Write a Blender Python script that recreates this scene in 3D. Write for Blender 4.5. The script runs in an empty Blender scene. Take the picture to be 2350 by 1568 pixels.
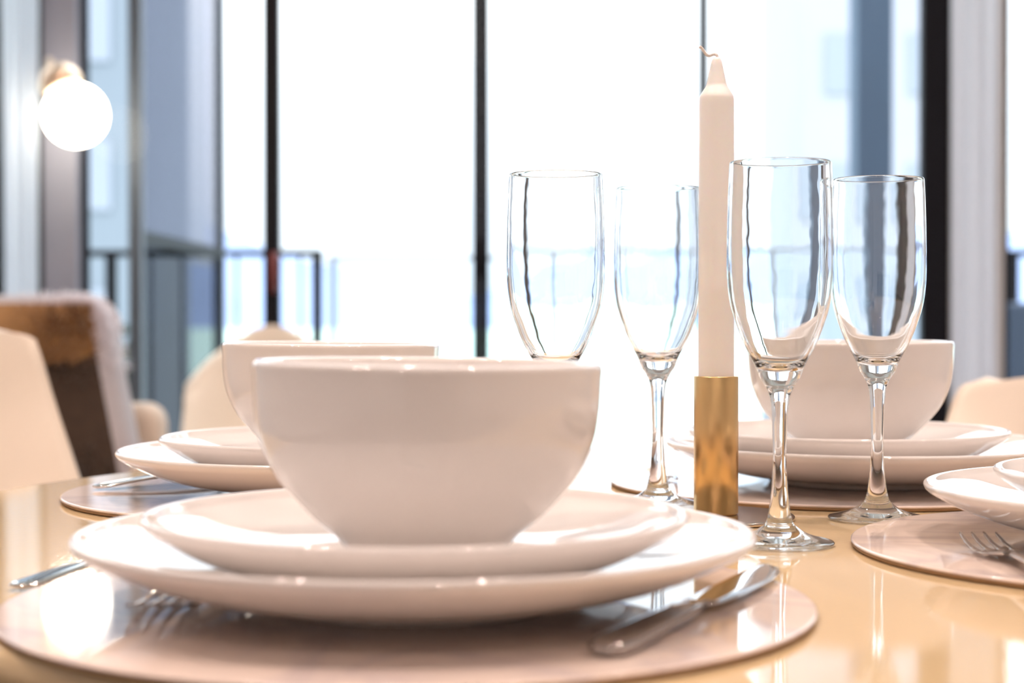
import bpy, bmesh, math, random
from mathutils import Vector, Matrix
random.seed(7)
PI = math.pi
sc = bpy.context.scene
COL = sc.collection
TZ = 0.75            # table surface height
F_PX = 3860.0        # focal length for a 2350 px wide frame

# ------------------------------------------------------------------ helpers
def tag(o, label=None, cat=None, group=None, kind=None):
    if label: o['label'] = label
    if cat: o['category'] = cat
    if group: o['group'] = group
    if kind: o['kind'] = kind
    return o

def obj(name, bm, mat, parent=None, smooth=True, loc=None, rz=0.0):
    me = bpy.data.meshes.new(name)
    bm.normal_update()
    bm.to_mesh(me); bm.free()
    if smooth:
        for p in me.polygons: p.use_smooth = True
    mats = mat if isinstance(mat, (list, tuple)) else [mat]
    for m in mats: me.materials.append(m)
    o = bpy.data.objects.new(name, me)
    COL.objects.link(o)
    if parent is not None: o.parent = parent
    if loc is not None: o.location = loc
    if rz: o.rotation_euler = (0, 0, rz)
    return o

def empty(name, loc=(0, 0, 0), rz=0.0):
    o = bpy.data.objects.new(name, None); COL.objects.link(o)
    o.location = loc; o.rotation_euler = (0, 0, rz)
    o.empty_display_size = 0.05
    return o

def copy_tree(o, parent=None):
    c = o.copy(); COL.objects.link(c)
    if parent is not None: c.parent = parent
    for ch in list(o.children):
        copy_tree(ch, c)
    return c

def catmull(pts, n=6):
    out = []
    P = [Vector(p) for p in pts]
    for i in range(len(P) - 1):
        p0 = P[max(i - 1, 0)]; p1 = P[i]; p2 = P[i + 1]; p3 = P[min(i + 2, len(P) - 1)]
        # centripetal-ish tangents limited to the chord length to avoid overshoot
        L = (p2 - p1).length
        t1 = (p2 - p0); t2 = (p3 - p1)
        if t1.length > 1e-9: t1 = t1.normalized() * L
        if t2.length > 1e-9: t2 = t2.normalized() * L
        for k in range(n):
            t = k / n
            h1 = 2*t**3 - 3*t**2 + 1; h2 = -2*t**3 + 3*t**2
            h3 = t**3 - 2*t**2 + t;   h4 = t**3 - t**2
            out.append(p1*h1 + p2*h2 + t1*h3 + t2*h4)
    out.append(P[-1])
    return out

def lathe(bm, prof, seg=96, z0=0.0):
    """prof: list of (r, z); first/last with r~0 are closed by a pole vertex."""
    rings = []
    for r, z in prof:
        r = max(r, 0.0)
        if r < 1e-6:
            rings.append([bm.verts.new((0, 0, z + z0))])
        else:
            rings.append([bm.verts.new((r*math.cos(2*PI*k/seg), r*math.sin(2*PI*k/seg), z + z0)) for k in range(seg)])
    for a, b in zip(rings, rings[1:]):
        for k in range(seg):
            k2 = (k + 1) % seg
            if len(a) == 1 and len(b) == 1: continue
            if len(a) == 1: bm.faces.new((a[0], b[k2], b[k]))
            elif len(b) == 1: bm.faces.new((a[k], a[k2], b[0]))
            else: bm.faces.new((a[k], a[k2], b[k2], b[k]))
    return bm

def box(bm, x0, x1, y0, y1, z0, z1, bevel=0.0, seg=2):
    vs = [bm.verts.new((x, y, z)) for x in (x0, x1) for y in (y0, y1) for z in (z0, z1)]
    fs = [(0, 1, 3, 2), (4, 6, 7, 5), (0, 4, 5, 1), (2, 3, 7, 6), (0, 2, 6, 4), (1, 5, 7, 3)]
    faces = [bm.faces.new([vs[i] for i in f]) for f in fs]
    if bevel > 0:
        es = list({e for f in faces for e in f.edges})
        bmesh.ops.bevel(bm, geom=es, offset=bevel, segments=seg, profile=0.5, affect='EDGES')
    return bm

def tube(bm, pts, rad, seg=12, cap=True):
    """sweep a circle (radius or list of radii) along pts"""
    P = [Vector(p) for p in pts]
    rings = []
    up = Vector((0, 0, 1))
    for i, p in enumerate(P):
        d = (P[min(i+1, len(P)-1)] - P[max(i-1, 0)]).normalized()
        ref = up if abs(d.dot(up)) < 0.95 else Vector((1, 0, 0))
        a = d.cross(ref).normalized(); b = a.cross(d).normalized()
        r = rad[i] if isinstance(rad, (list, tuple)) else rad
        rings.append([bm.verts.new(p + a*r*math.cos(2*PI*k/seg) + b*r*math.sin(2*PI*k/seg)) for k in range(seg)])
    for A, B in zip(rings, rings[1:]):
        for k in range(seg):
            bm.faces.new((A[k], A[(k+1) % seg], B[(k+1) % seg], B[k]))
    if cap:
        bm.faces.new(rings[0][::-1]); bm.faces.new(rings[-1])
    return bm

def loft(bm, secs, seg=20, power=2.0):
    """secs: (x, y, z, halfwidth, halfthick) along +Y; flattened superellipse sections"""
    rings = []
    for (x, y, z, w, t) in secs:
        ring = []
        for k in range(seg):
            a = 2*PI*k/seg
            c, s = math.cos(a), math.sin(a)
            cx = math.copysign(abs(c)**(2/power), c); sz = math.copysign(abs(s)**(2/power), s)
            ring.append(bm.verts.new((x + w*cx, y, z + t*sz)))
        rings.append(ring)
    for A, B in zip(rings, rings[1:]):
        for k in range(seg):
            bm.faces.new((A[k], B[k], B[(k+1) % seg], A[(k+1) % seg]))
    bm.faces.new(rings[0]); bm.faces.new(rings[-1][::-1])
    return bm

def thicken(bm, th):
    bm.normal_update()
    old = bm.verts[:]; faces = bm.faces[:]
    border = [e for e in bm.edges if len(e.link_faces) == 1]
    new = {v: bm.verts.new(v.co - v.normal*th) for v in old}
    for f in faces: bm.faces.new([new[v] for v in reversed(f.verts)])
    for e in border:
        f = e.link_faces[0]; vs = list(f.verts); i = vs.index(e.verts[0])
        a, b = (e.verts[0], e.verts[1]) if vs[(i+1) % len(vs)] == e.verts[1] else (e.verts[1], e.verts[0])
        bm.faces.new((b, a, new[a], new[b]))

# ---------------------------------------------------------------- materials
def mat(name, col, rough=0.5, metal=0.0, spec=0.5, coat=0.0, var=0.04, vscale=30.0, bump=0.0, bscale=200.0,
        sss=0.0, sheen=0.0, transl=0.0, aniso=0.0, tint2=None):
    m = bpy.data.materials.new(name); m.use_nodes = True
    nt = m.node_tree; N = nt.nodes; L = nt.links
    b = N['Principled BSDF']
    tc = N.new('ShaderNodeTexCoord')
    nz = N.new('ShaderNodeTexNoise'); nz.inputs['Scale'].default_value = vscale; nz.inputs['Detail'].default_value = 3
    L.new(tc.outputs['Object'], nz.inputs['Vector'])
    mix = N.new('ShaderNodeMix'); mix.data_type = 'RGBA'
    c1 = (*col, 1)
    c2 = (*tint2, 1) if tint2 else tuple(max(0, min(1, c*(1 - var))) for c in col) + (1,)
    mix.inputs[6].default_value = c1; mix.inputs[7].default_value = c2
    L.new(nz.outputs['Fac'], mix.inputs[0])
    L.new(mix.outputs[2], b.inputs['Base Color'])
    b.inputs['Roughness'].default_value = rough
    b.inputs['Metallic'].default_value = metal
    b.inputs['Specular IOR Level'].default_value = spec
    b.inputs['Coat Weight'].default_value = coat
    b.inputs['Coat Roughness'].default_value = 0.03
    if aniso: b.inputs['Anisotropic'].default_value = aniso
    if sss:
        b.inputs['Subsurface Weight'].default_value = sss
        b.inputs['Subsurface Radius'].default_value = (0.012, 0.008, 0.005)
        b.inputs['Subsurface Scale'].default_value = 1.0
    if sheen:
        b.inputs['Sheen Weight'].default_value = sheen
    if bump:
        n2 = N.new('ShaderNodeTexNoise'); n2.inputs['Scale'].default_value = bscale; n2.inputs['Detail'].default_value = 2
        L.new(tc.outputs['Object'], n2.inputs['Vector'])
        bp = N.new('ShaderNodeBump'); bp.inputs['Strength'].default_value = bump; bp.inputs['Distance'].default_value = 0.001
        L.new(n2.outputs['Fac'], bp.inputs['Height']); L.new(bp.outputs['Normal'], b.inputs['Normal'])
    if transl:
        out = N['Material Output']
        tr = N.new('ShaderNodeBsdfTranslucent'); L.new(mix.outputs[2], tr.inputs['Color'])
        ms = N.new('ShaderNodeMixShader'); ms.inputs[0].default_value = transl
        L.new(b.outputs[0], ms.inputs[1]); L.new(tr.outputs[0], ms.inputs[2]); L.new(ms.outputs[0], out.inputs['Surface'])
    return m

def mat_pane(name, tint=(0.97, 0.99, 1.0), refl=0.05):
    m = bpy.data.materials.new(name); m.use_nodes = True
    nt = m.node_tree; N = nt.nodes; L = nt.links
    N.remove(N['Principled BSDF'])
    tr = N.new('ShaderNodeBsdfTransparent'); tr.inputs['Color'].default_value = (*tint, 1)
    gl = N.new('ShaderNodeBsdfGlossy'); gl.inputs['Roughness'].default_value = 0.0
    fr = N.new('ShaderNodeFresnel'); fr.inputs['IOR'].default_value = 1.45
    mu = N.new('ShaderNodeMath'); mu.operation = 'MULTIPLY'; mu.inputs[1].default_value = refl
    L.new(fr.outputs[0], mu.inputs[0])
    ms = N.new('ShaderNodeMixShader')
    L.new(mu.outputs[0], ms.inputs[0]); L.new(tr.outputs[0], ms.inputs[1]); L.new(gl.outputs[0], ms.inputs[2])
    L.new(ms.outputs[0], N['Material Output'].inputs['Surface'])
    return m

def mat_glass(name):
    m = bpy.data.materials.new(name); m.use_nodes = True
    nt = m.node_tree; N = nt.nodes; L = nt.links
    N.remove(N['Principled BSDF'])
    g = N.new('ShaderNodeBsdfGlass'); g.inputs['IOR'].default_value = 1.5; g.inputs['Roughness'].default_value = 0.0
    g.inputs['Color'].default_value = (0.985, 0.99, 0.99, 1)
    tc = N.new('ShaderNodeTexCoord'); nz = N.new('ShaderNodeTexNoise'); nz.inputs['Scale'].default_value = 45
    bp = N.new('ShaderNodeBump'); bp.inputs['Strength'].default_value = 0.10; bp.inputs['Distance'].default_value = 0.002
    L.new(tc.outputs['Object'], nz.inputs['Vector']); L.new(nz.outputs['Fac'], bp.inputs['Height'])
    L.new(bp.outputs['Normal'], g.inputs['Normal'])
    L.new(g.outputs[0], N['Material Output'].inputs['Surface'])
    return m

def mat_emit(name, col, strength):
    m = bpy.data.materials.new(name); m.use_nodes = True
    nt = m.node_tree; N = nt.nodes; L = nt.links
    N.remove(N['Principled BSDF'])
    e = N.new('ShaderNodeEmission'); e.inputs['Color'].default_value = (*col, 1); e.inputs['Strength'].default_value = strength
    L.new(e.outputs[0], N['Material Output'].inputs['Surface'])
    return m

WARM = (1.0, 0.79, 0.69)
M = dict(
    china=mat('glazed_china', (0.79, 0.75, 0.72), 0.035, spec=0.65, var=0.02),
    mat_top=mat('laminate_mat', (0.80, 0.67, 0.59), 0.055, spec=0.5, vscale=9, tint2=(0.66, 0.56, 0.53)),
    cork=mat('cork', (0.42, 0.25, 0.13), 0.8, vscale=120, var=0.4, bump=0.4),
    table=mat('cream_lacquered_glass', (0.70, 0.53, 0.31), 0.035, spec=0.5, var=0.03, vscale=4, bump=0.03, bscale=350),
    steel=mat('polished_steel', (0.72, 0.69, 0.66), 0.10, metal=1, var=0.03, vscale=60),
    knife_steel=mat('steel_dark_reflection', (0.46, 0.43, 0.42), 0.07, metal=1, var=0.03, vscale=60),  # knife steel darkened, the plate's dark reflection put into the colour
    brass=mat('brushed_brass', (0.80, 0.54, 0.25), 0.28, metal=1, var=0.03, vscale=50, aniso=0.6),
    silver=mat('satin_nickel', (0.62, 0.55, 0.48), 0.16, metal=1, var=0.05),
    wax=mat('white_wax', (0.95, 0.925, 0.90), 0.4, var=0.02, sss=0.4),
    wick=mat('cotton_wick', (0.90, 0.84, 0.78), 0.9, bump=0.6, bscale=900),
    glass=mat_glass('clear_glass'),
    shell=mat('cream_plastic_shell', (0.86, 0.75, 0.62), 0.35, var=0.03),
    beech=mat('beech_wood', (0.45, 0.28, 0.15), 0.5, vscale=14, var=0.3),
    black=mat('black_metal', (0.008, 0.007, 0.010), 0.6, spec=0.2, var=0.2),
    wallp=mat('white_paint', (0.78, 0.74, 0.72), 0.85, var=0.03, vscale=3, bump=0.05),
    taupe=mat('taupe_paint', (0.26, 0.26, 0.31), 0.8, var=0.06, vscale=4),
    ceil=mat('ceiling_paint', (0.85, 0.82, 0.80), 0.9, var=0.02, vscale=2),
    floor=mat('dark_oak_floor', (0.060, 0.036, 0.024), 0.35, vscale=6, var=0.5),
    sheer=mat('sheer_white_curtain', (0.80, 0.83, 0.87), 0.9, transl=0.6, var=0.03, bump=0.2, bscale=600),
    greyc=mat('pale_grey_curtain', (0.82, 0.80, 0.82), 0.9, transl=0.3, var=0.04, bump=0.2, bscale=600),
    pane=mat_pane('window_glass'),
    tint=mat_pane('tinted_screen_glass', (0.575, 0.57, 0.65), 0.6),
    tint_dark=mat_pane('smoked_screen_glass', (0.18, 0.21, 0.26), 0.6),
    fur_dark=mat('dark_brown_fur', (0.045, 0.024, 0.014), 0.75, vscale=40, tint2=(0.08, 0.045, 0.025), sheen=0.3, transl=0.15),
    fur_lampglow=mat('lampglow_fur', (0.50, 0.27, 0.10), 0.75, vscale=40, tint2=(0.36, 0.19, 0.08), sheen=0.3, transl=0.2),  # orange glow of the globe lamp put into the top fur colour
    fur_pale_rimlit=mat('pale_rimlit_fur', (0.88, 0.82, 0.83), 0.8, vscale=40, var=0.10, sheen=0.3, transl=0.5),  # pale edge fur, window rim light included in its colour
    linen=mat('beige_linen', (0.66, 0.53, 0.42), 0.9, vscale=80, var=0.1, bump=0.3, bscale=400),
    globe=mat_emit('lit_opal_globe', (1.0, 0.90, 0.74), 9.0),
    lamp=mat_emit('lit_downlight', WARM, 400.0),
    lampbrass=mat('lamp_brass', (0.85, 0.62, 0.44), 0.35, metal=1),
    white_trim=mat('white_lacquer', (0.80, 0.79, 0.78), 0.3),
    alu=mat('pale_aluminium', (0.42, 0.45, 0.50), 0.5),
    grey_build=mat('grey_concrete', (0.19, 0.215, 0.25), 0.8, vscale=0.5, var=0.12),
    greymetal=mat('grey_metal', (0.10, 0.11, 0.13), 0.5),
    red=mat('oxblood_leather', (0.20, 0.03, 0.025), 0.5, bump=0.2),
    bluecol=mat('slate_blue_render', (0.075, 0.115, 0.175), 0.7, vscale=3, tint2=(0.06, 0.085, 0.13)),
    pale_build=mat('pale_concrete', (0.36, 0.36, 0.41), 0.8, vscale=0.5, var=0.12),
    build_glass=mat('building_windows', (0.26, 0.28, 0.33), 0.6, vscale=0.6),
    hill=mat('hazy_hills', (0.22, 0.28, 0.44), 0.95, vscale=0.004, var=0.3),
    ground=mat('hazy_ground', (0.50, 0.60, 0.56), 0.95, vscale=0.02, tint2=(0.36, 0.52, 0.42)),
    tile=mat('pale_balcony_tile', (0.55, 0.55, 0.55), 0.5, vscale=3),
    leaf=mat('green_leaves', (0.045, 0.10, 0.055), 0.6, vscale=25, var=0.5, transl=0.2),
    planter=mat('dark_planter', (0.03, 0.035, 0.045), 0.6),
    navy=mat('navy_weave', (0.02, 0.03, 0.06), 0.7, vscale=60),
    cabinet=mat('walnut_cabinet', (0.16, 0.09, 0.055), 0.4, vscale=8, var=0.4),
    terracotta=mat('terracotta_red', (0.25, 0.05, 0.03), 0.7),
)

# faint grey veining over the top colour of the placemats
nt = M['mat_top'].node_tree
vt = nt.nodes.new('ShaderNodeTexNoise'); vt.inputs['Scale'].default_value = 7; vt.inputs['Detail'].default_value = 4; vt.inputs['Distortion'].default_value = 1.6
tcn = [n for n in nt.nodes if n.type == 'TEX_COORD'][0]; mixn = [n for n in nt.nodes if n.type == 'MIX'][0]
rampn = nt.nodes.new('ShaderNodeValToRGB')
rampn.color_ramp.elements[0].color = (0, 0, 0, 1); rampn.color_ramp.elements[-1].color = (0, 0, 0, 1)
for p_, c_ in ((0.44, 0.0), (0.50, 1.0), (0.56, 0.0)):
    e = rampn.color_ramp.elements.new(p_); e.color = (c_, c_, c_, 1)
nt.links.new(tcn.outputs['Object'], vt.inputs['Vector']); nt.links.new(vt.outputs['Fac'], rampn.inputs['Fac']); nt.links.new(rampn.outputs['Color'], mixn.inputs[0])

# ------------------------------------------------------------------ the room
XL, XR, YB, YW, ZC = -2.6, 3.0, -2.6, 4.5, 3.25
def struct(name, bm, m, smooth=False, parent=None):
    o = obj(name, bm, m, parent, smooth)
    if parent is None: o['kind'] = 'structure'
    return o
struct('floor', box(bmesh.new(), XL-0.1, XR+0.1, YB-0.1, YW+0.1, -0.1, 0.0), M['floor'])
struct('ceiling', box(bmesh.new(), XL-0.1, XR+0.1, YB-0.1, YW+0.1, ZC, ZC+0.1), M['ceil'])
struct('wall_left', box(bmesh.new(), XL-0.1, XL, YB, YW, 0, ZC), M['wallp'])
struct('wall_right', box(bmesh.new(), XR, XR+0.1, YB, YW, 0, ZC), M['wallp'])
struct('wall_back', box(bmesh.new(), XL, XR, YB-0.1, YB, 0, ZC), M['wallp'])
# window wall: lintel and piers (solid wall outside the glazing)
DT = 3.0
bm = bmesh.new()
box(bm, XL, XR, YW, YW+0.10, DT, ZC)
box(bm, XL, -2.35, YW, YW+0.10, 0, DT); box(bm, 2.45, XR, YW, YW+0.10, 0, DT)
struct('wall_front', bm, M['wallp'])
struct('trim_1', box(bmesh.new(), -1.250, -1.160, YW-0.012, YW+0.09, 0, DT), M['taupe'])     # pier beside the doors
struct('trim_2', box(bmesh.new(), 1.179, 1.315, YW+0.0, YW+0.10, 0, DT), M['wallp'])         # pier behind the grey curtain
struct('trim_3', box(bmesh.new(), -1.274, -1.250, YW-0.02, YW+0.09, 0, DT), M['black'])

def glazed(name, x0, x1, sl, sr, handle=None, z0=0.0, z1=DT):
    r = empty(name, ((x0+x1)/2, YW+0.05, z0)); r['kind'] = 'structure'
    cx = (x0+x1)/2
    bm = bmesh.new(); y0, y1 = -0.02, 0.02
    box(bm, x0-cx, x0-cx+sl, y0, y1, 0.01, z1-z0-0.002)
    box(bm, x1-cx-sr, x1-cx, y0, y1, 0.01, z1-z0-0.002)
    box(bm, x0-cx+sl, x1-cx-sr, y0, y1, 0.01, 0.07); box(bm, x0-cx+sl, x1-cx-sr, y0, y1, z1-z0-0.06, z1-z0-0.002)
    f = obj('frame', bm, M['black'], r, False)
    obj('pane', box(bmesh.new(), x0-cx+sl, x1-cx-sr, -0.004, 0.004, 0.07, z1-z0-0.06), M['pane'], r, False)
    if handle:
        hx, hm, hz = handle
        bm = bmesh.new(); tube(bm, [(hx-cx, -0.02, hz), (hx-cx, -0.055, hz), (hx-cx, -0.06, hz-0.02), (hx-cx, -0.06, hz-0.10)], 0.011, 10)
        h = obj('handle', bm, hm, r)
    return r
glazed('door_1', -1.158, -0.648, 0.012, 0.021, None)
glazed('door_2', -0.647, -0.0845, 0.021, 0.022, (-0.636, M['red'], 1.03))
glazed('door_3', -0.0835, 0.5155, 0.022, 0.011, (-0.074, M['black'], 1.07))
glazed('door_4', 0.5165, 1.178, 0.011, 0.075)
glazed('window_1', -2.348, -1.276, 0.05, 0.02)
w2 = glazed('window_2', 1.317, 2.448, 0.02, 0.05)
# extra bar of the side window, at the very edge of the frame
obj('bar', box(bmesh.new(), -1.405-(-1.812), -1.368-(-1.812), -0.03, 0.03, 0.08, DT-0.07), M['black'], bpy.data.objects['window_1'], False)

# curtains
def curtain(name, x0, x1, y, folds, depth, m, label, z0=0.02, z1=2.97, group=None):
    bm = bmesh.new(); n = folds*12
    rows = []
    for j in range(24):
        z = z0 + (z1-z0)*j/23
        row = []
        for i in range(n+1):
            t = i/n
            amp = depth*(0.75 + 0.25*math.sin(3.1*t*folds + 0.6*j*0.1))
            sway = 0.004*math.sin(2.2*z + 9*t)
            row.append(bm.verts.new((x0 + (x1-x0)*t + sway, y + amp*math.sin(2*PI*folds*t + 0.25*math.sin(2*z)), z)))
        rows.append(row)
    for a, b in zip(rows, rows[1:]):
        for i in range(n): bm.faces.new((a[i], a[i+1], b[i+1], b[i]))
    bmesh.ops.solidify(bm, geom=bm.faces[:], thickness=0.0012)
    o = obj(name, bm, m)
    tag(o, label, 'curtain', group)
    return o
curtain('sheer_curtain', -1.318, -1.224, 4.36, 3, 0.004, M['sheer'], 'narrow white sheer curtain hanging beside the taupe pier and globe lamp')
curtain('grey_curtain', 1.137, 1.258, 4.36, 3, 0.006, M['greyc'], 'pale grey curtain hanging against the thick black door frame')

# ceiling downlights (the lamps of the room)
def downlight(x, y):
    t = empty('ceiling_downlight', (x, y, ZC))
    bm = bmesh.new(); lathe(bm, [(0.047, -0.004), (0.050, -0.010), (0.062, -0.008), (0.064, -0.0005)], 40)
    obj('trim_ring', bm, M['white_trim'], t)
    bm = bmesh.new(); lathe(bm, [(0.0, -0.003), (0.047, -0.003), (0.047, -0.0008), (0.0, -0.0008)], 40)
    obj('diffuser', bm, M['lamp'], t)
    tag(t, 'round recessed ceiling downlight with white trim ring', 'ceiling light', 'recessed ceiling downlights')
    return t
d0 = downlight(-1.0, 0.50)
for x, y in [(0.50, 0.50), (-1.0, 1.25), (0.50, 1.25), (1.9, 0.40), (0.50, -1.85), (-0.80, -1.85), (-0.25, 2.6)]:
    c = copy_tree(d0); c.location = (x, y, ZC)

# low walnut cabinet added unseen behind the photographer, gives the glaze something to mirror
t = empty('unseen_sideboard', (0.3, YB+0.24, 0))
obj('body', box(bmesh.new(), -0.9, 0.9, -0.22, 0.22, 0.10, 0.80, 0.006), M['cabinet'], t, False)
obj('plinth', box(bmesh.new(), -0.85, 0.85, -0.18, 0.18, 0.001, 0.10), M['black'], t, False)
for i in range(3):
    d = obj('door', box(bmesh.new(), -0.89+0.6*i, -0.31+0.6*i, 0.22, 0.238, 0.12, 0.78, 0.003), M['cabinet'], t, False)
    bm = bmesh.new(); tube(bm, [(-0.6+0.6*i-0.06, 0.252, 0.6), (-0.6+0.6*i+0.06, 0.252, 0.6)], 0.006, 10); obj('handle', bm, M['brass'], d)
tag(t, 'unseen walnut cabinet added by the rear wall for china reflections', 'unseen_sideboard')

# ------------------------------------------------------------------- table
TX, TY, TR = 0.16, 1.0, 0.531
t = empty('dining_table', (TX, TY, 0))
bm = bmesh.new()
lathe(bm, [(0, TZ-0.016), (TR-0.006, TZ-0.016), (TR-0.0015, TZ-0.0135), (TR, TZ-0.009), (TR, TZ-0.006), (TR-0.0012, TZ-0.0018), (TR-0.0025, TZ-0.0005), (TR-0.004, TZ), (TR-0.0045, TZ), (TR-0.006, TZ), (0.2, TZ), (0, TZ)], 160)
tt = obj('tabletop', bm, M['table'], t)
bm = bmesh.new(); lathe(bm, [(0, 0.03), (0.045, 0.03), (0.04, 0.10), (0.035, 0.35), (0.04, 0.62), (0.10, 0.715), (0.16, 0.733), (0, 0.733)], 48)
obj('pedestal', bm, M['black'], t)
bm = bmesh.new(); lathe(bm, [(0, 0.001), (0.195, 0.001), (0.20, 0.008), (0.195, 0.016), (0.06, 0.03), (0, 0.03)], 64)
obj('base', bm, M['black'], t)
for nm in ('tabletop',):
    tt['label'] = 'glossy cream glass top'
tag(t, 'round cream glass table carrying all the plates and champagne flutes', 'table')

# --------------------------------------------------------------- tableware
MT = 0.0036     # mat thickness
def placemat_mesh():
    R = 0.163
    top = bmesh.new()
    lathe(top, [(0, 0.0021), (R-0.0004, 0.0021), (R, 0.0026), (R, 0.0030), (R-0.0008, MT), (R-0.0012, MT), (R-0.002, MT), (0.08, MT), (0, MT)], 128)
    base = bmesh.new()
    lathe(base, [(0, 0.0002), (R-0.0012, 0.0002), (R-0.0005, 0.0006), (R-0.0005, 0.0020), (0, 0.0020)], 128)
    return top, base
def first_mat():
    t = empty('placemat'); a, b = placemat_mesh()
    obj('top_face', a, M['mat_top'], t); obj('cork_backing', b, M['cork'], t)['label'] = 'brown cork backing'
    return t
PM = first_mat()

def plate_bm(R, H, foot, th=0.0044):
    bm = bmesh.new()
    ti = 0.0075; r0 = 0.35*R
    zi = lambda r: ti + (H - ti)*max(0.0, (r - r0)/(R - r0))**2.5
    zo = lambda r: max(0.0030, zi(r) - th)
    out = [(0, 0.0028), (foot-0.006, 0.0028), (foot-0.004, 0.0002), (foot, 0.0002), (foot+0.003, max(0.0032, zo(foot+0.003)))]
    for k in range(1, 7):
        q = foot + 0.003 + (R - 0.0045 - foot - 0.003)*k/6
        out.append((q, zo(q + 0.0012)))
    out += [(R-0.0014, H-0.0042)]
    inn = [(R, H-0.0018), (R-0.0010, H-0.0002), (R-0.0028, H-0.0006)]
    for k in range(0, 8):
        q = R - 0.0060 - (R - 0.0060 - r0)*k/7
        inn.append((q, zi(q)))
    inn += [(r0*0.5, ti), (0, ti)]
    prof = [(p.x, p.y) for p in catmull([(a, b) for a, b in out + inn], 6)]
    prof[0] = (0, prof[0][1]); prof[-1] = (0, prof[-1][1])
    return lathe(bm, prof, 144)
dinner = obj('dinner_plate', plate_bm(0.1365, 0.0285, 0.064), M['china'])
side = obj('side_plate', plate_bm(0.1098, 0.0280, 0.052), M['china'])
bm = bmesh.new()
ob = [(0, 0.0022), (0.026, 0.0022), (0.0275, 0.0003), (0.0305, 0.0003), (0.0325, 0.0045), (0.0374, 0.0108), (0.0450, 0.0176), (0.0526, 0.0260),
      (0.0612, 0.0372), (0.0674, 0.0520), (0.0696, 0.0655), (0.0703, 0.0800), (0.0705, 0.0838)]
ib = [(0.0700, 0.0852), (0.0684, 0.0860), (0.0664, 0.0857), (0.0652, 0.0842), (0.0645, 0.0800), (0.0639, 0.0660), (0.0614, 0.0525), (0.0552, 0.0392), (0.0468, 0.0290), (0.035, 0.0176), (0.020, 0.0100), (0, 0.0086)]
prof = [(p.x, p.y*0.93) for p in catmull(ob + ib, 6)]
prof[0] = (0, prof[0][1]); prof[-1] = (0, prof[-1][1])
lathe(bm, prof, 160)
bowl = obj('bowl', bm, M['china'])

ZM = TZ + 0.0002
ZD = ZM + MT + 0.0003
ZS = ZD + 0.0078
ZB = ZS + 0.0079
used = set()
def put(src, loc, label, cat, group, tilt=(0, 0)):
    if src.name in used: o = copy_tree(src)
    else: o = src; used.add(src.name)
    o.location = loc; o.rotation_euler = (tilt[0], tilt[1], random.uniform(0, 6.28) if not any(tilt) else 0)
    tag(o, label, cat, group)
    return o
# mats:  front, behind it, far, side, spare
put(PM, (-0.0414, 0.682, ZM), 'round pinkish placemat in front, under the largest bowl and plates', 'placemat', 'round placemats')
put(PM, (-0.130, 1.110, ZM), 'round placemat behind the front setting, one fork across its edge', 'placemat', 'round placemats')
put(PM, (0.232, 1.175, ZM), 'round placemat behind the brass candle holder, in dark plate shadow', 'placemat', 'round placemats')
put(PM, (0.336, 0.842, ZM), 'round placemat with faint grey veining, cut by the picture edge beside the flutes', 'placemat', 'round placemats')
sp = put(PM, (0.482, 1.200, ZM + MT + 0.0004), 'spare round placemat slipped under the far dinner plate rim, mostly hidden', 'placemat', 'round placemats')
sp.rotation_euler = (0, 0.004, 0.3)
# dinner plates
put(dinner, (-0.0387, 0.680, ZD), 'largest white dinner plate in front, under the big bowl', 'plate', 'white dinner plates')
put(dinner, (-0.1200, 1.100, ZD), 'white dinner plate peeking out behind the front plates', 'plate', 'white dinner plates')
put(dinner, (0.2430, 1.165, ZD), 'white dinner plate behind the flutes, shading the far placemat', 'plate', 'white dinner plates')
put(dinner, (0.3480, 0.848, ZD), 'white dinner plate cut off by the picture edge, above the veined placemat', 'plate', 'white dinner plates')
# side plates
put(side, (-0.0385, 0.680, ZS), 'white side plate directly under the big front bowl', 'plate', 'white side plates')
put(side, (-0.1190, 1.098, ZS + 0.0010), 'white side plate under the half-hidden bowl behind the front bowl', 'plate', 'white side plates')
put(side, (0.2320, 1.165, ZS + 0.0010), 'white side plate under the bowl behind the flutes', 'plate', 'white side plates')
put(side, (0.3560, 0.845, ZS + 0.0010), 'white side plate, only its rim showing at the picture edge', 'plate', 'white side plates')
# bowls
put(bowl, (-0.0349, 0.680, ZB + 0.0006), 'largest white china bowl in front, on two stacked plates', 'bowl', 'white china bowls', (0, math.radians(0.7)))
put(bowl, (-0.1180, 1.094, ZB + 0.0014), 'white china bowl half hidden behind the big front bowl', 'bowl', 'white china bowls', (0, math.radians(0.5)))
put(bowl, (0.2340, 1.165, ZB + 0.0014), 'white china bowl seen behind the two flutes beside the candle', 'bowl', 'white china bowls', (0, math.radians(-0.3)))

# champagne flutes
flute = empty('champagne_flute')
outer = [(0, 0.0006), (0.020, 0.0006), (0.0272, 0.0003), (0.0282, 0.0010), (0.0274, 0.0020), (0.0215, 0.0034), (0.0155, 0.0052), (0.0105, 0.0080), (0.0070, 0.0116),
         (0.0048, 0.0229), (0.0039, 0.0342), (0.0035, 0.0454), (0.0038, 0.0567), (0.0042, 0.0680), (0.0053, 0.0770), (0.0078, 0.0826), (0.0103, 0.0862),
         (0.0128, 0.0928), (0.0176, 0.1018), (0.0214, 0.1108), (0.0256, 0.1243), (0.0273, 0.1380), (0.0275, 0.1500), (0.0271, 0.1740), (0.0262, 0.1962), (0.0260, 0.1975)]
inner = [(0.0256, 0.1980), (0.0251, 0.1978), (0.0250, 0.1962), (0.0259, 0.1740), (0.0262, 0.1500), (0.0259, 0.1380), (0.0241, 0.1243), (0.0197, 0.1110), (0.0157, 0.1020), (0.0106, 0.0945), (0.0055, 0.0914), (0, 0.0906)]
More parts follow.
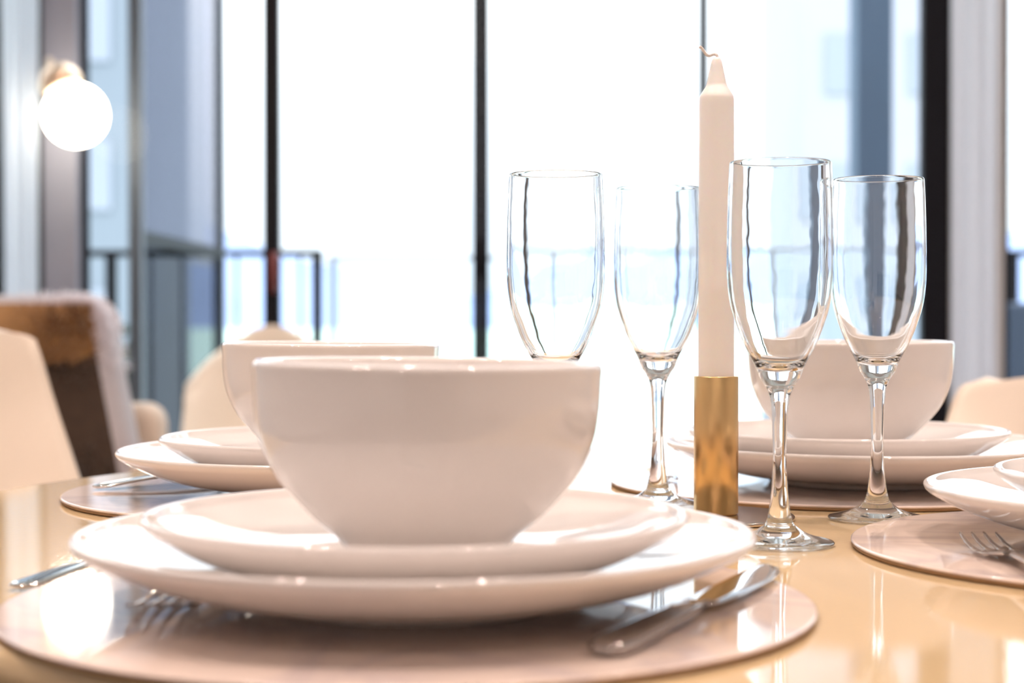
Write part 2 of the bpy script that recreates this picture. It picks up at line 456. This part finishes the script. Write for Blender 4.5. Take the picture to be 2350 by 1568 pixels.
pr = [(p.x, p.y) for p in catmull(outer + inner, 7)]
pr[0] = (0, pr[0][1]); pr[-1] = (0, pr[-1][1])
i1 = 8*7; i2 = 15*7
bm = bmesh.new(); lathe(bm, pr[:i1+1], 112); obj('foot', bm, M['glass'], flute)
bm = bmesh.new(); lathe(bm, pr[i1:i2+1], 112); obj('stem', bm, M['glass'], flute)
bm = bmesh.new(); lathe(bm, pr[i2:], 112); obj('cup', bm, M['glass'], flute)
ZF = TZ + 0.0003
put(flute, (0.1386, 0.870, ZF), 'empty champagne flute standing beside the candle, the closest of four', 'glass', 'champagne flutes')
put(flute, (0.0245, 0.944, ZF), 'empty champagne flute whose stem is hidden behind the big bowl', 'glass', 'champagne flutes')
put(flute, (0.0908, 1.046, ZF), 'empty champagne flute half covered by the white candle', 'glass', 'champagne flutes')
put(flute, (0.2124, 0.977, ZF), 'empty champagne flute overlapping the black door frame behind it', 'glass', 'champagne flutes')

# candle holder and candle
CX, CY = 0.1190, 0.980
t = empty('candle_holder', (CX, CY, TZ))
bm = bmesh.new(); lathe(bm, [(0, 0.0003), (0.0448, 0.0003), (0.0456, 0.0010), (0.0456, 0.0022), (0.0448, 0.0030), (0.0444, 0.0030), (0.0440, 0.0030), (0, 0.0030)], 96)
obj('base_plate', bm, M['silver'], t)['label'] = 'flat round metal base plate'
bm = bmesh.new()
lathe(bm, [(0, 0.0032), (0.0122, 0.0032), (0.0129, 0.0040), (0.0129, 0.0830), (0.0126, 0.0836), (0.0112, 0.0836), (0.0109, 0.0830), (0.0109, 0.0460), (0, 0.0460)], 96)
obj('tube', bm, M['brass'], t, smooth=False)
for p in t.children[-1].data.polygons: p.use_smooth = abs(p.normal.z) < 0.5
tag(t, 'brushed brass tube candle holder on a flat base plate', 'candle holder')
t = empty('taper_candle', (CX, CY, TZ))
bm = bmesh.new()
cp = catmull([(0.0104, 0.0465), (0.0104, 0.15), (0.0101, 0.2430), (0.0098, 0.2462), (0.0080, 0.2495), (0.0062, 0.2525), (0.0055, 0.2550), (0.0040, 0.2620), (0.0028, 0.2672), (0.0016, 0.2688), (0.0, 0.2692)], 6)
lathe(bm, [(0, 0.0465)] + [(p.x, p.y) for p in cp[:-1]] + [(0, 0.2692)], 72)
obj('wax_body', bm, M['wax'], t)
bm = bmesh.new()
wp = catmull([(0.0003, 0, 0.2680), (0.0000, 0, 0.2702), (-0.0020, 0.0004, 0.2706), (-0.0042, 0.0008, 0.2700), (-0.0060, 0.0008, 0.2708), (-0.0076, 0.0004, 0.2728), (-0.0090, 0, 0.2745), (-0.0101, 0, 0.2752)], 5)
tube(bm, wp, 0.0009, 8)
obj('wick', bm, M['wick'], t)
tag(t, 'tall unlit white taper candle standing in the brass holder', 'candle')

# cutlery -----------------------------------------------------------------
def make_fork():
    t = empty('fork')
    bm = bmesh.new()
    loft(bm, [(0, 0.000, 0.0022, 0.0020, 0.0008), (0, 0.002, 0.0023, 0.0055, 0.0013), (0, 0.008, 0.0027, 0.0078, 0.0015), (0, 0.03, 0.0045, 0.0070, 0.0015),
              (0, 0.06, 0.0062, 0.0052, 0.0016), (0, 0.09, 0.0066, 0.0036, 0.0018), (0, 0.115, 0.0056, 0.0030, 0.0018), (0, 0.128, 0.0046, 0.0036, 0.0015)], 14)
    obj('handle', bm, M['steel'], t)
    bm = bmesh.new()
    loft(bm, [(0, 0.1275, 0.0046, 0.0034, 0.0012), (0, 0.134, 0.0037, 0.0070, 0.0010), (0, 0.141, 0.0027, 0.0102, 0.0009), (0, 0.150, 0.0020, 0.0112, 0.0008), (0, 0.153, 0.0019, 0.0110, 0.0008)], 14)
    for k in range(4):
        x = -0.0094 + 0.00627*k
        loft(bm, [(x, 0.1525, 0.0019, 0.0017, 0.0008), (x*0.99, 0.165, 0.0018, 0.0015, 0.0008), (x*0.97, 0.180, 0.0027, 0.0013, 0.0007), (x*0.95, 0.193, 0.0046, 0.0010, 0.0006), (x*0.94, 0.197, 0.0055, 0.0004, 0.0003)], 8)
    obj('tines', bm, M['steel'], t)
    return t
def make_knife():
    t = empty('knife')
    bm = bmesh.new()
    loft(bm, [(0, 0.000, 0.0026, 0.0030, 0.0012), (0, 0.003, 0.0028, 0.0064, 0.0022), (0, 0.012, 0.0030, 0.0080, 0.0026), (0, 0.05, 0.0030, 0.0070, 0.0026),
              (0, 0.085, 0.0030, 0.0056, 0.0026), (0, 0.096, 0.0030, 0.0052, 0.0022)], 24, 4.0)
    obj('handle', bm, M['knife_steel'], t)
    bm = bmesh.new()
    loft(bm, [(0, 0.0955, 0.0030, 0.0050, 0.0012), (0.0006, 0.104, 0.0030, 0.0076, 0.0009), (0.0010, 0.13, 0.0030, 0.0090, 0.0008), (0.0008, 0.165, 0.0030, 0.0092, 0.0008),
              (-0.0004, 0.188, 0.0030, 0.0080, 0.0007), (-0.0025, 0.200, 0.0030, 0.0056, 0.0007), (-0.0050, 0.207, 0.0030, 0.0026, 0.0006), (-0.0068, 0.2095, 0.0030, 0.0006, 0.0004)], 24, 3.0)
    obj('blade', bm, M['knife_steel'], t)
    return t
FK, KN = make_fork(), make_knife()
def lay(src, a, b, z, label, cat, group, flip=False):
    o = put(src, (a[0], a[1], z), label, cat, group)
    d = Vector((b[0]-a[0], b[1]-a[1]))
    o.rotation_euler = (0, 0, math.atan2(d.y, d.x) - PI/2)
    return o
ZC1 = ZD - 0.0001
o = lay(FK, (-0.213, 0.720), (-0.139, 0.906), TZ + 0.0002, 'steel fork beside the front placemat, its handle end pointing out over the table', 'fork', 'steel forks')
o = lay(FK, (-0.135, 0.830), (-0.137, 0.632), ZC1, 'steel fork under the front dinner plate rim, tines glinting gold', 'fork', 'steel forks')
lay(KN, (0.0305, 0.562), (0.1190, 0.752), ZC1, 'steel table knife on the front placemat, blade pointing at the closest flute', 'knife', 'table knives')
lay(FK, (0.2235, 0.650), (0.2350, 0.848), ZC1, 'steel fork glinting gold on the veined placemat', 'fork', 'steel forks')
lay(FK, (-0.2745, 1.104), (-0.140, 1.250), ZC1, 'steel fork lying on the placemat behind the front setting', 'fork', 'steel forks')
lay(FK, (0.112, 1.330), (0.1030, 1.140), ZC1, 'steel fork behind the flute that the candle half covers', 'fork', 'steel forks')

# ----------------------------------------------------------------- chairs
def shell_chair(label, loc, rz, top=0.84, hw=0.23, curl=0.075, group='cream shell chairs', rnd=0.11, taper=0.0):
    t = empty('shell_chair', (loc[0], loc[1], 0), rz)
    # profile in local (y, z): front edge at +y, back at -y; chair faces +y
    prof = catmull([(0.235, 0.425), (0.20, 0.447), (0.08, 0.440), (-0.08, 0.432), (-0.165, 0.455), (-0.205, 0.53), (-0.232, 0.64), (-0.252, 0.74), (-0.262, top-0.02), (-0.266, top)], 5)
    n = len(prof)-1
    bm = bmesh.new(); rows = []
    NS = 28
    for i, p in enumerate(prof):
        q0 = prof[max(i-1, 0)]; q1 = prof[min(i+1, n)]
        tg = (q1-q0).normalized(); nrm = Vector((abs(tg.y), abs(tg.x)))
        bl = min(1, max(0, (i/n-0.30)/0.25)); nrm = nrm*(1-bl) + Vector((1.0, 0.0))*bl
        f = i/n
        w = hw*(0.92 + 0.10*math.sin(PI*min(1, f*1.2)))
        if f > 0.80: w *= math.sqrt(max(0.0, 1 - ((f-0.80)/0.20)**2.6*0.62))
        w *= 1 - taper*max(0, (f-0.5)/0.5)
        cu = curl*(0.45 + 0.9*math.sin(PI*min(1, max(0, f*1.05)))**2)*(1 if f < 0.75 else 1 - 0.6*(f-0.75)/0.25)
        row = []
        for k in range(NS+1):
            s = -1 + 2*k/NS
            off = cu*abs(s)**2.4
            drop = -rnd*abs(s)**(2.0 if rnd > 0.12 else 3.0)*max(0, (f-0.6)/0.4)
            row.append(bm.verts.new((w*s, p.x + nrm.x*off, p.y + nrm.y*off + drop)))
        rows.append(row)
    for a, b in zip(rows, rows[1:]):
        for k in range(NS): bm.faces.new((a[k], a[k+1], b[k+1], b[k]))
    thicken(bm, 0.010)
    obj('shell', bm, M['shell'], t)
    for sx in (-1, 1):
        for sy in (-1, 1):
            b2 = bmesh.new(); tube(b2, [(0.10*sx, 0.02+0.09*sy, 0.415), (0.21*sx, 0.02+0.20*sy, 0.004)], [0.014, 0.010], 12)
            obj('leg', b2, M['beech'], t)
    b2 = bmesh.new()
    tube(b2, [(-0.12, -0.08, 0.40), (0.12, 0.12, 0.40)], 0.006, 8); tube(b2, [(0.12, -0.08, 0.395), (-0.12, 0.12, 0.395)], 0.006, 8)
    obj('brace', b2, M['black'], t)
    return tag(t, label, 'chair', group)
def face(dx, dy): return math.atan2(dy, dx) - PI/2
shell_chair('cream moulded chair in front of the brown fur cushion, cut by the picture edge', (-0.590, 1.76), face(0.6, -0.8), 0.858, 0.245, 0.06, rnd=0.0, taper=0.18)
shell_chair('cream moulded chair showing its pale back beyond the far bowl', (0.612, 1.60), face(-0.42, -0.95), 0.816, 0.25, 0.06, rnd=0.02)
shell_chair('small cream chair standing by the balcony doors behind the half-hidden bowl', (-0.50, 3.72), face(0.25, -0.95), 0.845, 0.222, 0.06, rnd=0.17)

# armchair with fur cushion
AX, AY = -0.972, 3.20
t = empty('armchair', (AX, AY, 0))
obj('seat', box(bmesh.new(), -0.34, 0.34, -0.55, -0.02, 0.26, 0.44, 0.04, 4), M['linen'], t)
obj('backrest', box(bmesh.new(), -0.34, 0.30, 0.0, 0.12, 0.26, 0.70, 0.04, 4), M['linen'], t)
for s in (-1, 1):
    obj('armrest', box(bmesh.new(), -0.42 if s < 0 else 0.36, -0.36 if s < 0 else 0.42, -0.55, 0.10, 0.24, 0.640, 0.03, 4), M['linen'], t)
for sx in (-0.27, 0.27):
    for sy in (-0.5, 0.06):
        b2 = bmesh.new(); tube(b2, [(sx, sy, 0.26), (sx*1.08, sy*1.02, 0.003)], [0.018, 0.012], 10); obj('leg', b2, M['beech'], t)
tag(t, 'beige upholstered armchair with a brown fur cushion, in front of the taupe pier', 'armchair')
# fur cushion: plump body plus pile
t = empty('fur_cushion', (AX+0.015, AY-0.135, 0.478))
HX, HY, HZ = 0.262, 0.072, 0.214
def cpoint(u, v):
    # superellipsoid; u in [-pi,pi], v in [-pi/2,pi/2]
    e1, e2 = 0.50, 0.22
    def sp_(x, e): return math.copysign(abs(x)**e, x)
    cv, sv, cu, su = math.cos(v), math.sin(v), math.cos(u), math.sin(u)
    # axes: u sweeps the x-z outline, v gives thickness along y
    x = HX*sp_(cv, e1)*sp_(cu, e2); z = HZ*sp_(cv, e1)*sp_(su, e2); y = HY*sp_(sv, e1)
    x += 0.05*(-z/HZ)*0.8            # leans outwards towards its foot
    return Vector((x, y, z + HZ))
bm = bmesh.new(); rows = []
for i in range(25):
    v = -PI/2 + PI*i/24
    rows.append([bm.verts.new(cpoint(-PI + 2*PI*k/72, v)) for k in range(72)])
for a, b in zip(rows, rows[1:]):
    for k in range(72): bm.faces.new((a[k], a[(k+1) % 72], b[(k+1) % 72], b[k]))
bmesh.ops.remove_doubles(bm, verts=bm.verts[:], dist=1e-5)
bmesh.ops.recalc_face_normals(bm, faces=bm.faces[:])
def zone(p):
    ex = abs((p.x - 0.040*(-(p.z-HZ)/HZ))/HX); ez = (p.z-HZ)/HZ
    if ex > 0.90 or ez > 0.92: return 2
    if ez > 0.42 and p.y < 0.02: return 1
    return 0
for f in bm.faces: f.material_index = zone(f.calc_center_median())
obj('cushion_body', bm, [M['fur_dark'], M['fur_lampglow'], M['fur_pale_rimlit']], t)
bm = bmesh.new()
for i in range(11000):
    u = random.uniform(-PI, PI); v = random.uniform(-PI/2, PI/2)*0.98
    p = cpoint(u, v)
    n = ((p - Vector((0, 0, HZ))).normalized()*0.8 + (cpoint(u, v) - cpoint(u, v*0.9)).normalized()*0.2 + Vector((random.gauss(0, .25), random.gauss(0, .25), random.gauss(0, .25) - 0.25)))
    g = Vector(((p.x)/HX**2, p.y/HY**2, (p.z-HZ)/HZ**2)).normalized()
    d = (g*0.9 + n*0.5).normalized()
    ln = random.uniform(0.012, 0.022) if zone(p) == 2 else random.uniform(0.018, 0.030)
    s = d.cross(Vector((random.gauss(0, 1), random.gauss(0, 1), random.gauss(0, 1)))).normalized()*0.0016
    q = p + d*ln*0.6; e = p + d*ln + Vector((0, 0, -0.006))
    vs = [bm.verts.new(p - s), bm.verts.new(p + s), bm.verts.new(q + s*0.7), bm.verts.new(q - s*0.7), bm.verts.new(e)]
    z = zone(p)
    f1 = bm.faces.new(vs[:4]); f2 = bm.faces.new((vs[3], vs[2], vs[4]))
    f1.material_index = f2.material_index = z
pl = obj('fur_pile', bm, [M['fur_dark'], M['fur_lampglow'], M['fur_pale_rimlit']], t)
pl['kind'] = 'stuff'
tag(t, 'dark brown fur cushion, painted lamp glow on top, pale rim-lit edging, propped on the armchair', 'cushion')

# wall lamp with lit globe
GX, GY, GZ = -1.114, 4.30, 1.381
t = empty('wall_lamp', (GX, GY, GZ))
bm = bmesh.new(); bmesh.ops.create_uvsphere(bm, u_segments=40, v_segments=24, radius=0.080)
obj('globe', bm, M['globe'], t)['label'] = 'round glowing opal globe'
bm = bmesh.new(); lathe(bm, [(0.0, 0.076), (0.047, 0.070), (0.055, 0.085), (0.052, 0.105), (0.034, 0.132), (0.012, 0.140), (0.0, 0.141)], 40)
cup = obj('socket_cup', bm, M['lampbrass'], t); cup.rotation_euler = (0, math.radians(-24), 0)
bm = bmesh.new(); tube(bm, catmull([(-0.055, 0, 0.124), (-0.075, 0.03, 0.145), (-0.090, 0.10, 0.11), (-0.090, 0.172, 0.06)], 6), 0.007, 12)
obj('arm', bm, M['lampbrass'], t)
bm = bmesh.new(); lathe(bm, [(0, 0), (0.034, 0), (0.034, 0.008), (0.026, 0.013), (0, 0.013)], 32)
bp = obj('back_plate', bm, M['lampbrass'], t); bp.rotation_euler = (PI/2, 0, 0); bp.location = (-0.090, 0.186, 0.06)
tag(t, 'lit round globe lamp with brass socket on the taupe pier', 'lamp')

# ------------------------------------------------------------ outside
struct('balcony_floor', box(bmesh.new(), -4.5, 5.0, YW+0.11, 6.25, -0.16, -0.02), M['tile'])
def railing(name, x0, x1, y, label, posts, bal=0.115, H=1.125):
    t = empty(name, ((x0+x1)/2, y, -0.02)); cx = (x0+x1)/2
    obj('top_rail', box(bmesh.new(), x0-cx, x1-cx, -0.022, 0.022, H-0.024, H, 0.004), M['black'], t, False)
    obj('bottom_rail', box(bmesh.new(), x0-cx, x1-cx, -0.012, 0.012, 0.09, 0.115), M['black'], t, False)
    for px in posts:
        obj('post', box(bmesh.new(), px-cx-0.018, px-cx+0.018, -0.018, 0.018, 0.001, H-0.0245), M['black'], t, False)
    x = x0 + bal
    pre = None
    while x < x1 - 0.03:
        if all(abs(x-px) > 0.04 for px in posts):
            if pre is None:
                pre = obj('baluster', box(bmesh.new(), -0.005, 0.005, -0.005, 0.005, 0.115, H-0.0245), M['black'], t, False)
                pre.location.x = x - cx
            else:
                c = pre.copy(); COL.objects.link(c); c.location.x = x - cx
        x += bal
    return tag(t, label, 'railing')
railing('balcony_railing', 1.76, 3.4, 6.05, 'dark balcony railing outside the window beyond the grey curtain', (1.80, 2.6, 3.38))
railing('balcony_railing', -2.6, -0.68, 6.05, 'dark balcony railing with thin balusters behind the tinted screen', (-2.5, -1.44, -0.70))
t = empty('glass_balustrade', (0.52, 6.07, -0.02))
obj('top_rail', box(bmesh.new(), -1.18, 1.20, -0.012, 0.012, 1.088, 1.106, 0.003), M['alu'], t, False)
for i, px in enumerate((-1.165, -0.38, 0.40, 1.185)):
    obj('post', box(bmesh.new(), px-0.012, px+0.012, -0.012, 0.012, 0.001, 1.087), M['alu'], t, False)
    if i < 3: obj('pane', box(bmesh.new(), px+0.013, (-0.38, 0.40, 1.185)[i]-0.013, -0.004, 0.004, 0.06, 1.087), M['pane'], t, False)
tag(t, 'clear glass balcony balustrade with slim pale rail outside the middle doors', 'railing')
# divider screen at the end of the balcony
t = empty('balcony_screen', (-1.035, 5.30, -0.02), 0)
for yy in (-0.66, 0.66):
    obj('post', box(bmesh.new(), -0.018, 0.018, yy-0.018, yy+0.018, 0.001, 2.5), M['greymetal'], t, False)
obj('mid_rail', box(bmesh.new(), -0.018, 0.018, -0.64, 0.64, 1.09, 1.125), M['black'], t, False)
obj('upper_pane', box(bmesh.new(), -0.005, 0.005, -0.641, 0.641, 1.126, 2.5), M['tint'], t, False)
obj('lower_pane', box(bmesh.new(), -0.005, 0.005, -0.641, 0.641, 0.05, 1.089), M['tint_dark'], t, False)
tag(t, 'grey tinted glass balcony divider with dark posts, beside the globe lamp', 'screen')
# planter with shrub behind the screen
t = empty('planter', (-1.43, 5.72, -0.02))
obj('trough', box(bmesh.new(), -0.36, 0.36, -0.14, 0.14, 0.001, 0.42, 0.01), M['planter'], t, False)
bm = bmesh.new()
for i in range(5200):
    p = Vector((random.uniform(-0.33, 0.33), random.uniform(-0.17, 0.17), 0.40 + abs(random.gauss(0.14, 0.13))))
    d = Vector((random.gauss(0, 1), random.gauss(0, 1), random.gauss(0.4, 1))).normalized(); s = d.orthogonal().normalized()*0.012
    L_ = random.uniform(0.03, 0.055)
    a, b, c, e = p, p + d*L_*0.5 + s, p + d*L_, p + d*L_*0.5 - s
    bm.faces.new([bm.verts.new(v) for v in (a, b, c, e)])
fo = obj('foliage', bm, M['leaf'], t); fo['kind'] = 'stuff'
tag(t, 'dark trough planter with green leaves seen through the tinted screen', 'planter')
struct('column', box(bmesh.new(), 1.178, 1.300, 5.75, 5.90, -0.015, 3.2, 0.006), M['bluecol'])
# outdoor chair
t = empty('outdoor_chair', (1.83, 5.30, -0.02), math.radians(-82))
obj('seat', box(bmesh.new(), -0.24, 0.24, -0.24, 0.24, 0.40, 0.45, 0.015), M['navy'], t, False)
b2 = bmesh.new(); box(b2, -0.24, 0.24, -0.27, -0.23, 0.45, 0.93, 0.015); obj('backrest', b2, M['navy'], t, False)
for sx in (-0.2, 0.2):
    for sy in (-0.2, 0.2):
        b2 = bmesh.new(); tube(b2, [(sx, sy, 0.40), (sx*1.1, sy*1.1, 0.002)], 0.014, 10); obj('leg', b2, M['black'], t)
tag(t, 'dark navy outdoor chair on the balcony beyond the grey curtain', 'chair')
# pale buildings beyond
def tower(label, x0, x1, y0, y1, z1, floors, cols, m):
    t = empty('apartment_building', ((x0+x1)/2, (y0+y1)/2, -14))
    hx, hy = (x1-x0)/2, (y1-y0)/2
    obj('wall', box(bmesh.new(), -hx, hx, -hy, hy, 0.0, z1+14), m, t, False)
    for f in range(floors):
        for c in range(cols):
            wx = -hx + (2*hx)*(c+0.5)/cols; ww = hx/cols*0.5
            wz = 2.0 + f*3.0
            if wz + 1.5 > z1 + 13.5: continue
            obj('window', box(bmesh.new(), wx-ww, wx+ww, -hy-0.05, -hy+0.05, wz, wz+1.4), M['build_glass'], t, False)
    return tag(t, label, 'building')
tower('pale apartment building far outside beside the blue column', 6.75, 10.6, 39, 46, 26, 8, 2, M['pale_build'])
tower('pale apartment building far outside beyond the tinted balcony screen', -13.5, -7.6, 34, 42, 22, 7, 3, M['grey_build'])
# ground and hills
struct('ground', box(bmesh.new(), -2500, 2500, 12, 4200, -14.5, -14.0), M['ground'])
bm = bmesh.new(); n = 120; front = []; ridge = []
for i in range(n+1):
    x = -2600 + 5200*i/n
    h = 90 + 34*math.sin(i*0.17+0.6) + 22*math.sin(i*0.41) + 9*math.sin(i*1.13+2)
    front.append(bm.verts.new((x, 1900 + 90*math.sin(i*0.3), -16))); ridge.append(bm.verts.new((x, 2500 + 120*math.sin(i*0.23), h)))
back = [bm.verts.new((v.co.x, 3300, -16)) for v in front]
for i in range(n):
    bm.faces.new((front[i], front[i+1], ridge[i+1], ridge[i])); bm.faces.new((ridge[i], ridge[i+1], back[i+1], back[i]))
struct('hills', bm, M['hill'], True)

# ------------------------------------------------------------------- world
w = bpy.data.worlds.new('World'); sc.world = w; w.use_nodes = True
nt = w.node_tree; N = nt.nodes; L = nt.links
bg = N['Background']
tc = N.new('ShaderNodeTexCoord')
nz = N.new('ShaderNodeTexNoise'); nz.inputs['Scale'].default_value = 2.2; nz.inputs['Detail'].default_value = 4
mp = N.new('ShaderNodeMapping'); mp.inputs['Scale'].default_value = (1, 1, 4)
L.new(tc.outputs['Generated'], mp.inputs['Vector']); L.new(mp.outputs['Vector'], nz.inputs['Vector'])
cr = N.new('ShaderNodeValToRGB')
cr.color_ramp.elements[0].position = 0.30; cr.color_ramp.elements[0].color = (0.74, 0.86, 1.0, 1)
cr.color_ramp.elements[1].position = 0.62; cr.color_ramp.elements[1].color = (0.95, 0.98, 1.0, 1)
L.new(nz.outputs['Fac'], cr.inputs['Fac']); L.new(cr.outputs['Color'], bg.inputs['Color'])
sx = N.new('ShaderNodeSeparateXYZ'); L.new(tc.outputs['Generated'], sx.inputs[0])
mr = N.new('ShaderNodeMapRange'); mr.inputs[1].default_value = 0.0; mr.inputs[2].default_value = 0.8
mr.inputs[3].default_value = 0.85; mr.inputs[4].default_value = 3.4
L.new(sx.outputs['Z'], mr.inputs[0]); L.new(mr.outputs[0], bg.inputs['Strength'])

# ------------------------------------------------------------------ camera
cd = bpy.data.cameras.new('camera'); cam = bpy.data.objects.new('camera', cd); COL.objects.link(cam)
cd.sensor_fit = 'HORIZONTAL'; cd.sensor_width = 36.0; cd.lens = 36.0*F_PX/2350.0
cd.clip_start = 0.02; cd.clip_end = 8000
cam.location = (0, 0, TZ + 0.1187)
cam.rotation_euler = (PI/2 - math.atan(59.0/F_PX), 0, 0)
cd.dof.use_dof = True; cd.dof.focus_distance = 0.93; cd.dof.aperture_fstop = cd.lens/8.2; cd.dof.aperture_blades = 0
sc.camera = cam

# ---------------------------------------------------------------- settings
sc.view_settings.view_transform = 'Standard'; sc.view_settings.look = 'None'
sc.view_settings.gamma = 1.0; sc.view_settings.use_curve_mapping = False
sc.view_settings.exposure = 1.08
cy = sc.cycles
cy.use_denoising = True
cy.max_bounces = 20; cy.transmission_bounces = 20; cy.glossy_bounces = 8; cy.diffuse_bounces = 5; cy.transparent_max_bounces = 24
cy.sample_clamp_indirect = 6.0; cy.blur_glossy = 0.5
